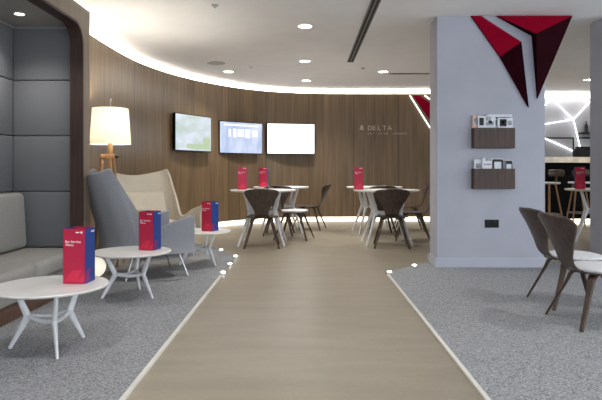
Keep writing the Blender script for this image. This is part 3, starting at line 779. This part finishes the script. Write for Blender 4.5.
# ------------------------------------------------------------------ tripod lamp and globe
lamp = thing('floor_lamp', 'lit tripod floor lamp with wooden legs and white drum shade', 'lamp', (-2.13, 6.24, CT))
m = MB(); n = 40
prof = [(0.217, 1.325), (0.190, 1.715), (0.186, 1.715), (0.213, 1.325), (0.217, 1.325)]
m.rings([[(r * math.cos(2 * PI * i / n), r * math.sin(2 * PI * i / n), z) for i in range(n)] for r, z in prof], cap=False); m.build('lamp_shade', M['shade'], lamp, True)
m = MB(); m.lathe([(0, 1.215), (0.028, 1.215), (0.03, 1.23), (0.024, 1.36), (0, 1.37)], 20); m.build('neck', M['lamp_wood'], lamp, True)
m = MB(); m.lathe([(0, 1.37), (0.012, 1.37), (0.02, 1.40), (0.045, 1.46), (0.05, 1.50), (0.035, 1.54), (0, 1.555)], 20); m.build('bulb', glow_mat('warm bulb', (255, 226, 178), 6.0), lamp, True)
m = MB(); m.tube([(0, 0, 1.555), (0, 0, 1.80)], 0.004, 8); m.lathe([(0, 1.79), (0.012, 1.79), (0.013, 1.81), (0.006, 1.83), (0, 1.832)], 14)
for k in range(3):
    a = 2 * PI * k / 3; m.tube([(0, 0, 1.712), (0.187 * math.cos(a), 0.187 * math.sin(a), 1.712)], 0.003, 6)
m.build('finial', M['chrome'], lamp, True)
m = MB(); m.box(-0.105, 0.055, -0.03, 0.03, 1.165, 1.215, bevel=0.008); m.build('head_block', M['lamp_wood'], lamp, True)
m = MB(); m.tube([(0.055, 0, 1.19), (0.085, 0, 1.19)], [0.02, 0.018], 14); m.build('knob', M['black'], lamp, True)
for (x0, y0, x1, y1) in ((-0.085, 0.0, -0.13, -0.16), (0.02, 0.02, 0.10, 0.17), (0.0, -0.02, 0.13, -0.14)):
    m = MB(); m.tube([(x0, y0, 1.17), (x1, y1, 0.0)], [0.022, 0.014], 12); m.build('leg', M['lamp_wood'], lamp, True)
l = bpy.data.lights.new('lamp bulb light', 'POINT'); l.energy = 42; l.color = (1.0, 0.94, 0.84); l.shadow_soft_size = 0.05
lo = bpy.data.objects.new('lamp_bulb_light', l); COL.objects.link(lo); lo.location = (-2.13, 6.24, CT + 1.60)
globe = thing('globe_lamp', 'small cream globe light on the carpet behind the booth frame', 'lamp', (-2.02, 5.485, CT))
m = MB(); m.lathe([(0, 0), (0.06, 0), (0.06, 0.012), (0, 0.012)], 24); m.build('base', M['chrome'], globe)
m = MB(); m.lathe([(0.100 * math.sin(PI * k / 16), 0.110 - 0.100 * math.cos(PI * k / 16)) for k in range(17)], 32); m.build('globe', M['globe'], globe, True)

# ------------------------------------------------------------------ bar at the far right
bar = thing('bar_counter', 'black fronted bar with pale stone top at far right', 'bar', (5.9, 11.0, 0))
m = MB(); m.box(-1.7, 2.0, 0.0, 0.5, 0.11, 1.19); m.build('front_panel', M['bar_black'], bar)
m = MB(); m.box(-1.7, 2.0, 0.06, 0.10, 0.0, 0.10); m.build('kick_light', M['led_low'], bar)
m = MB()
top = [(-1.75, -0.10), (-1.0, -0.13), (-0.72, -0.06), (-0.55, -0.02), (-0.40, -0.08), (0.2, -0.14), (2.05, -0.12), (2.05, 0.55), (-1.75, 0.55)]
m.plate(top, 1.192, 1.30); m.build('stone_top', M['stone'], bar)
# led line network on the bar back wall
def wp(x, z): return (x, 12.145, z)
nodes = {'a': (5.27, 2.56), 'b': (5.72, 2.13), 'c': (5.90, 1.37), 'd': (6.15, 2.58), 'e': (4.95, 2.00), 'f': (4.95, 2.30), 'g': (4.95, 1.80), 'h': (6.6, 1.42), 'i': (6.9, 2.1)}
m = MB()
for a, b in (('a', 'b'), ('b', 'd'), ('b', 'e'), ('a', 'f'), ('b', 'c'), ('g', 'c'), ('c', 'h'), ('d', 'i'), ('i', 'h')):
    m.tube([wp(*nodes[a]), wp(*nodes[b])], 0.011, 8)
tag(m.build('led_line_network', M['led_line']), 'web of white glowing lines on the wall behind the bar', 'wall light')
m = MB(); m.box(4.25, 7.9, 12.02, 12.06, 2.56, 2.68); o = m.build('bar_cove_light', M['led_bar']); tag(o, 'glowing strip light at the ceiling above the bar', 'strip light')
t = thing('picture_frame', 'black framed panel on the wall behind the bar', 'picture', (5.42, 12.185, 1.52))
m = MB()
for (x0, x1, z0, z1) in ((-0.32, 0.32, 0.20, 0.225), (-0.32, 0.32, -0.225, -0.20), (-0.32, -0.295, -0.225, 0.225), (0.295, 0.32, -0.225, 0.225)): m.box(x0, x1, -0.025, 0.015, z0, z1)
m.build('frame', M['black'], t); m = MB(); m.box(-0.295, 0.295, -0.012, 0.015, -0.20, 0.20); m.build('panel', M['white_wall'], t)
t = thing('bar_shelf', 'short dark shelf high on the wall behind the bar', 'shelf', (6.05, 12.2, 1.83))
m = MB(); m.box(-0.2, 0.5, -0.16, 0.0, -0.015, 0.015); m.build('board', M['black'], t)
m = MB(); m.box(-0.2, 0.5, -0.16, 0.0, -0.11, -0.085); m.build('lower_board', M['black'], t)
def bottle(label, x, y, z, h, r=0.035):
    m = MB(); m.lathe([(0, 0), (r, 0), (r, h * 0.58), (r * 0.9, h * 0.66), (r * 0.36, h * 0.78), (r * 0.34, h * 0.97), (r * 0.42, h), (0, h)], 14)
    o = m.build('bottle', M['bottle'], None, True); o.location = (x, y, z); tag(o, label, 'bottle', 'bottles behind the bar')
bottle('tallest bottle on the shelf behind the bar', 5.98, 12.12, 1.845, 0.24)
bottle('short bottle on the shelf behind the bar, right of the tallest', 6.10, 12.12, 1.845, 0.17)
m = MB(); m.box(-0.16, 0.16, -0.13, 0.13, 0, 0.17, bevel=0.02); m.box(-0.12, 0.12, -0.10, 0.10, 0.17, 0.21, bevel=0.01)
t = thing('coffee_machine', 'dark coffee machine on the bar top below the framed panel', 'coffee machine', (5.52, 11.3, 1.30))
m.build('body', M['black'], t, True); m = MB(); m.tube([(0.05, -0.13, 0.12), (0.05, -0.19, 0.10)], 0.012, 8); m.build('spout', M['chrome'], t)

def make_stool():
    t = thing('bar_stool', '', 'stool')
    m = MB(); m.lathe([(0, 0.80), (0.17, 0.80), (0.19, 0.815), (0.18, 0.835), (0, 0.83)], 28); m.build('seat', M['pad'], t, True)
    for k in range(4):
        a = PI / 4 + k * PI / 2
        m = MB(); m.tube([(0.10 * math.cos(a), 0.10 * math.sin(a), 0.80), (0.25 * math.cos(a), 0.25 * math.sin(a), 0)], [0.017, 0.012], 10); m.build('leg', M['lamp_wood'], t, True)
    m = MB(); n = 24; r = 0.205
    m.tube([(r * math.cos(2 * PI * i / n), r * math.sin(2 * PI * i / n), 0.27) for i in range(n + 1)], 0.008, 8); m.build('foot_ring', M['chrome'], t, True)
    m = MB()
    pts = [(-0.17 + 0.03, -0.15, 0.99), (-0.19, -0.08, 1.0), (-0.2, 0, 1.0), (-0.19, 0.08, 1.0), (-0.14, 0.15, 0.99)]
    m.tube(catmull(pts, 5), 0.06, 10, 0, 1.0, up=(0, 0, 1)); 
    for v in m.bm.verts: v.co.x = -0.17 + (v.co.x + 0.17) * 0.3
    m.tube([(-0.15, 0, 0.81), (-0.17, 0, 0.98)], 0.02, 8); m.build('backrest', M['chair_leg'], t, True)
    return t
G = 'wooden bar stools'
st = make_stool(); st.location = (4.35, 10.15, 0); st.rotation_euler = (0, 0, math.radians(110)); tag(st, 'wooden bar stool at the left end of the bar, next to the pillar edge', 'stool', G)
dup(st, 'wooden bar stool at the bar behind the white table', (5.02, 10.45, 0), math.radians(85))

# ------------------------------------------------------------------ world, camera, view
w = bpy.data.worlds.new('daylight'); sc.world = w; w.use_nodes = True
bg = w.node_tree.nodes['Background']; bg.inputs['Color'].default_value = (0.86, 0.93, 1.0, 1); bg.inputs['Strength'].default_value = 3.0

cam = bpy.data.cameras.new('camera'); co = bpy.data.objects.new('camera', cam); COL.objects.link(co)
co.location = (0, 0, 1.05); co.rotation_euler = (PI / 2, 0, 0)
cam.sensor_width = 36.0; cam.lens = 570 * 36 / 602; cam.shift_x = -4 / 602; cam.shift_y = -30 / 602; cam.clip_start = 0.05
sc.camera = co
sc.view_settings.view_transform = 'Standard'; sc.view_settings.look = 'None'; sc.view_settings.gamma = 1.0
sc.view_settings.use_curve_mapping = False; sc.view_settings.exposure = 0.45
sc.cycles.max_bounces = 8; sc.cycles.diffuse_bounces = 5; sc.cycles.sample_clamp_indirect = 6.0; sc.cycles.use_denoising = True
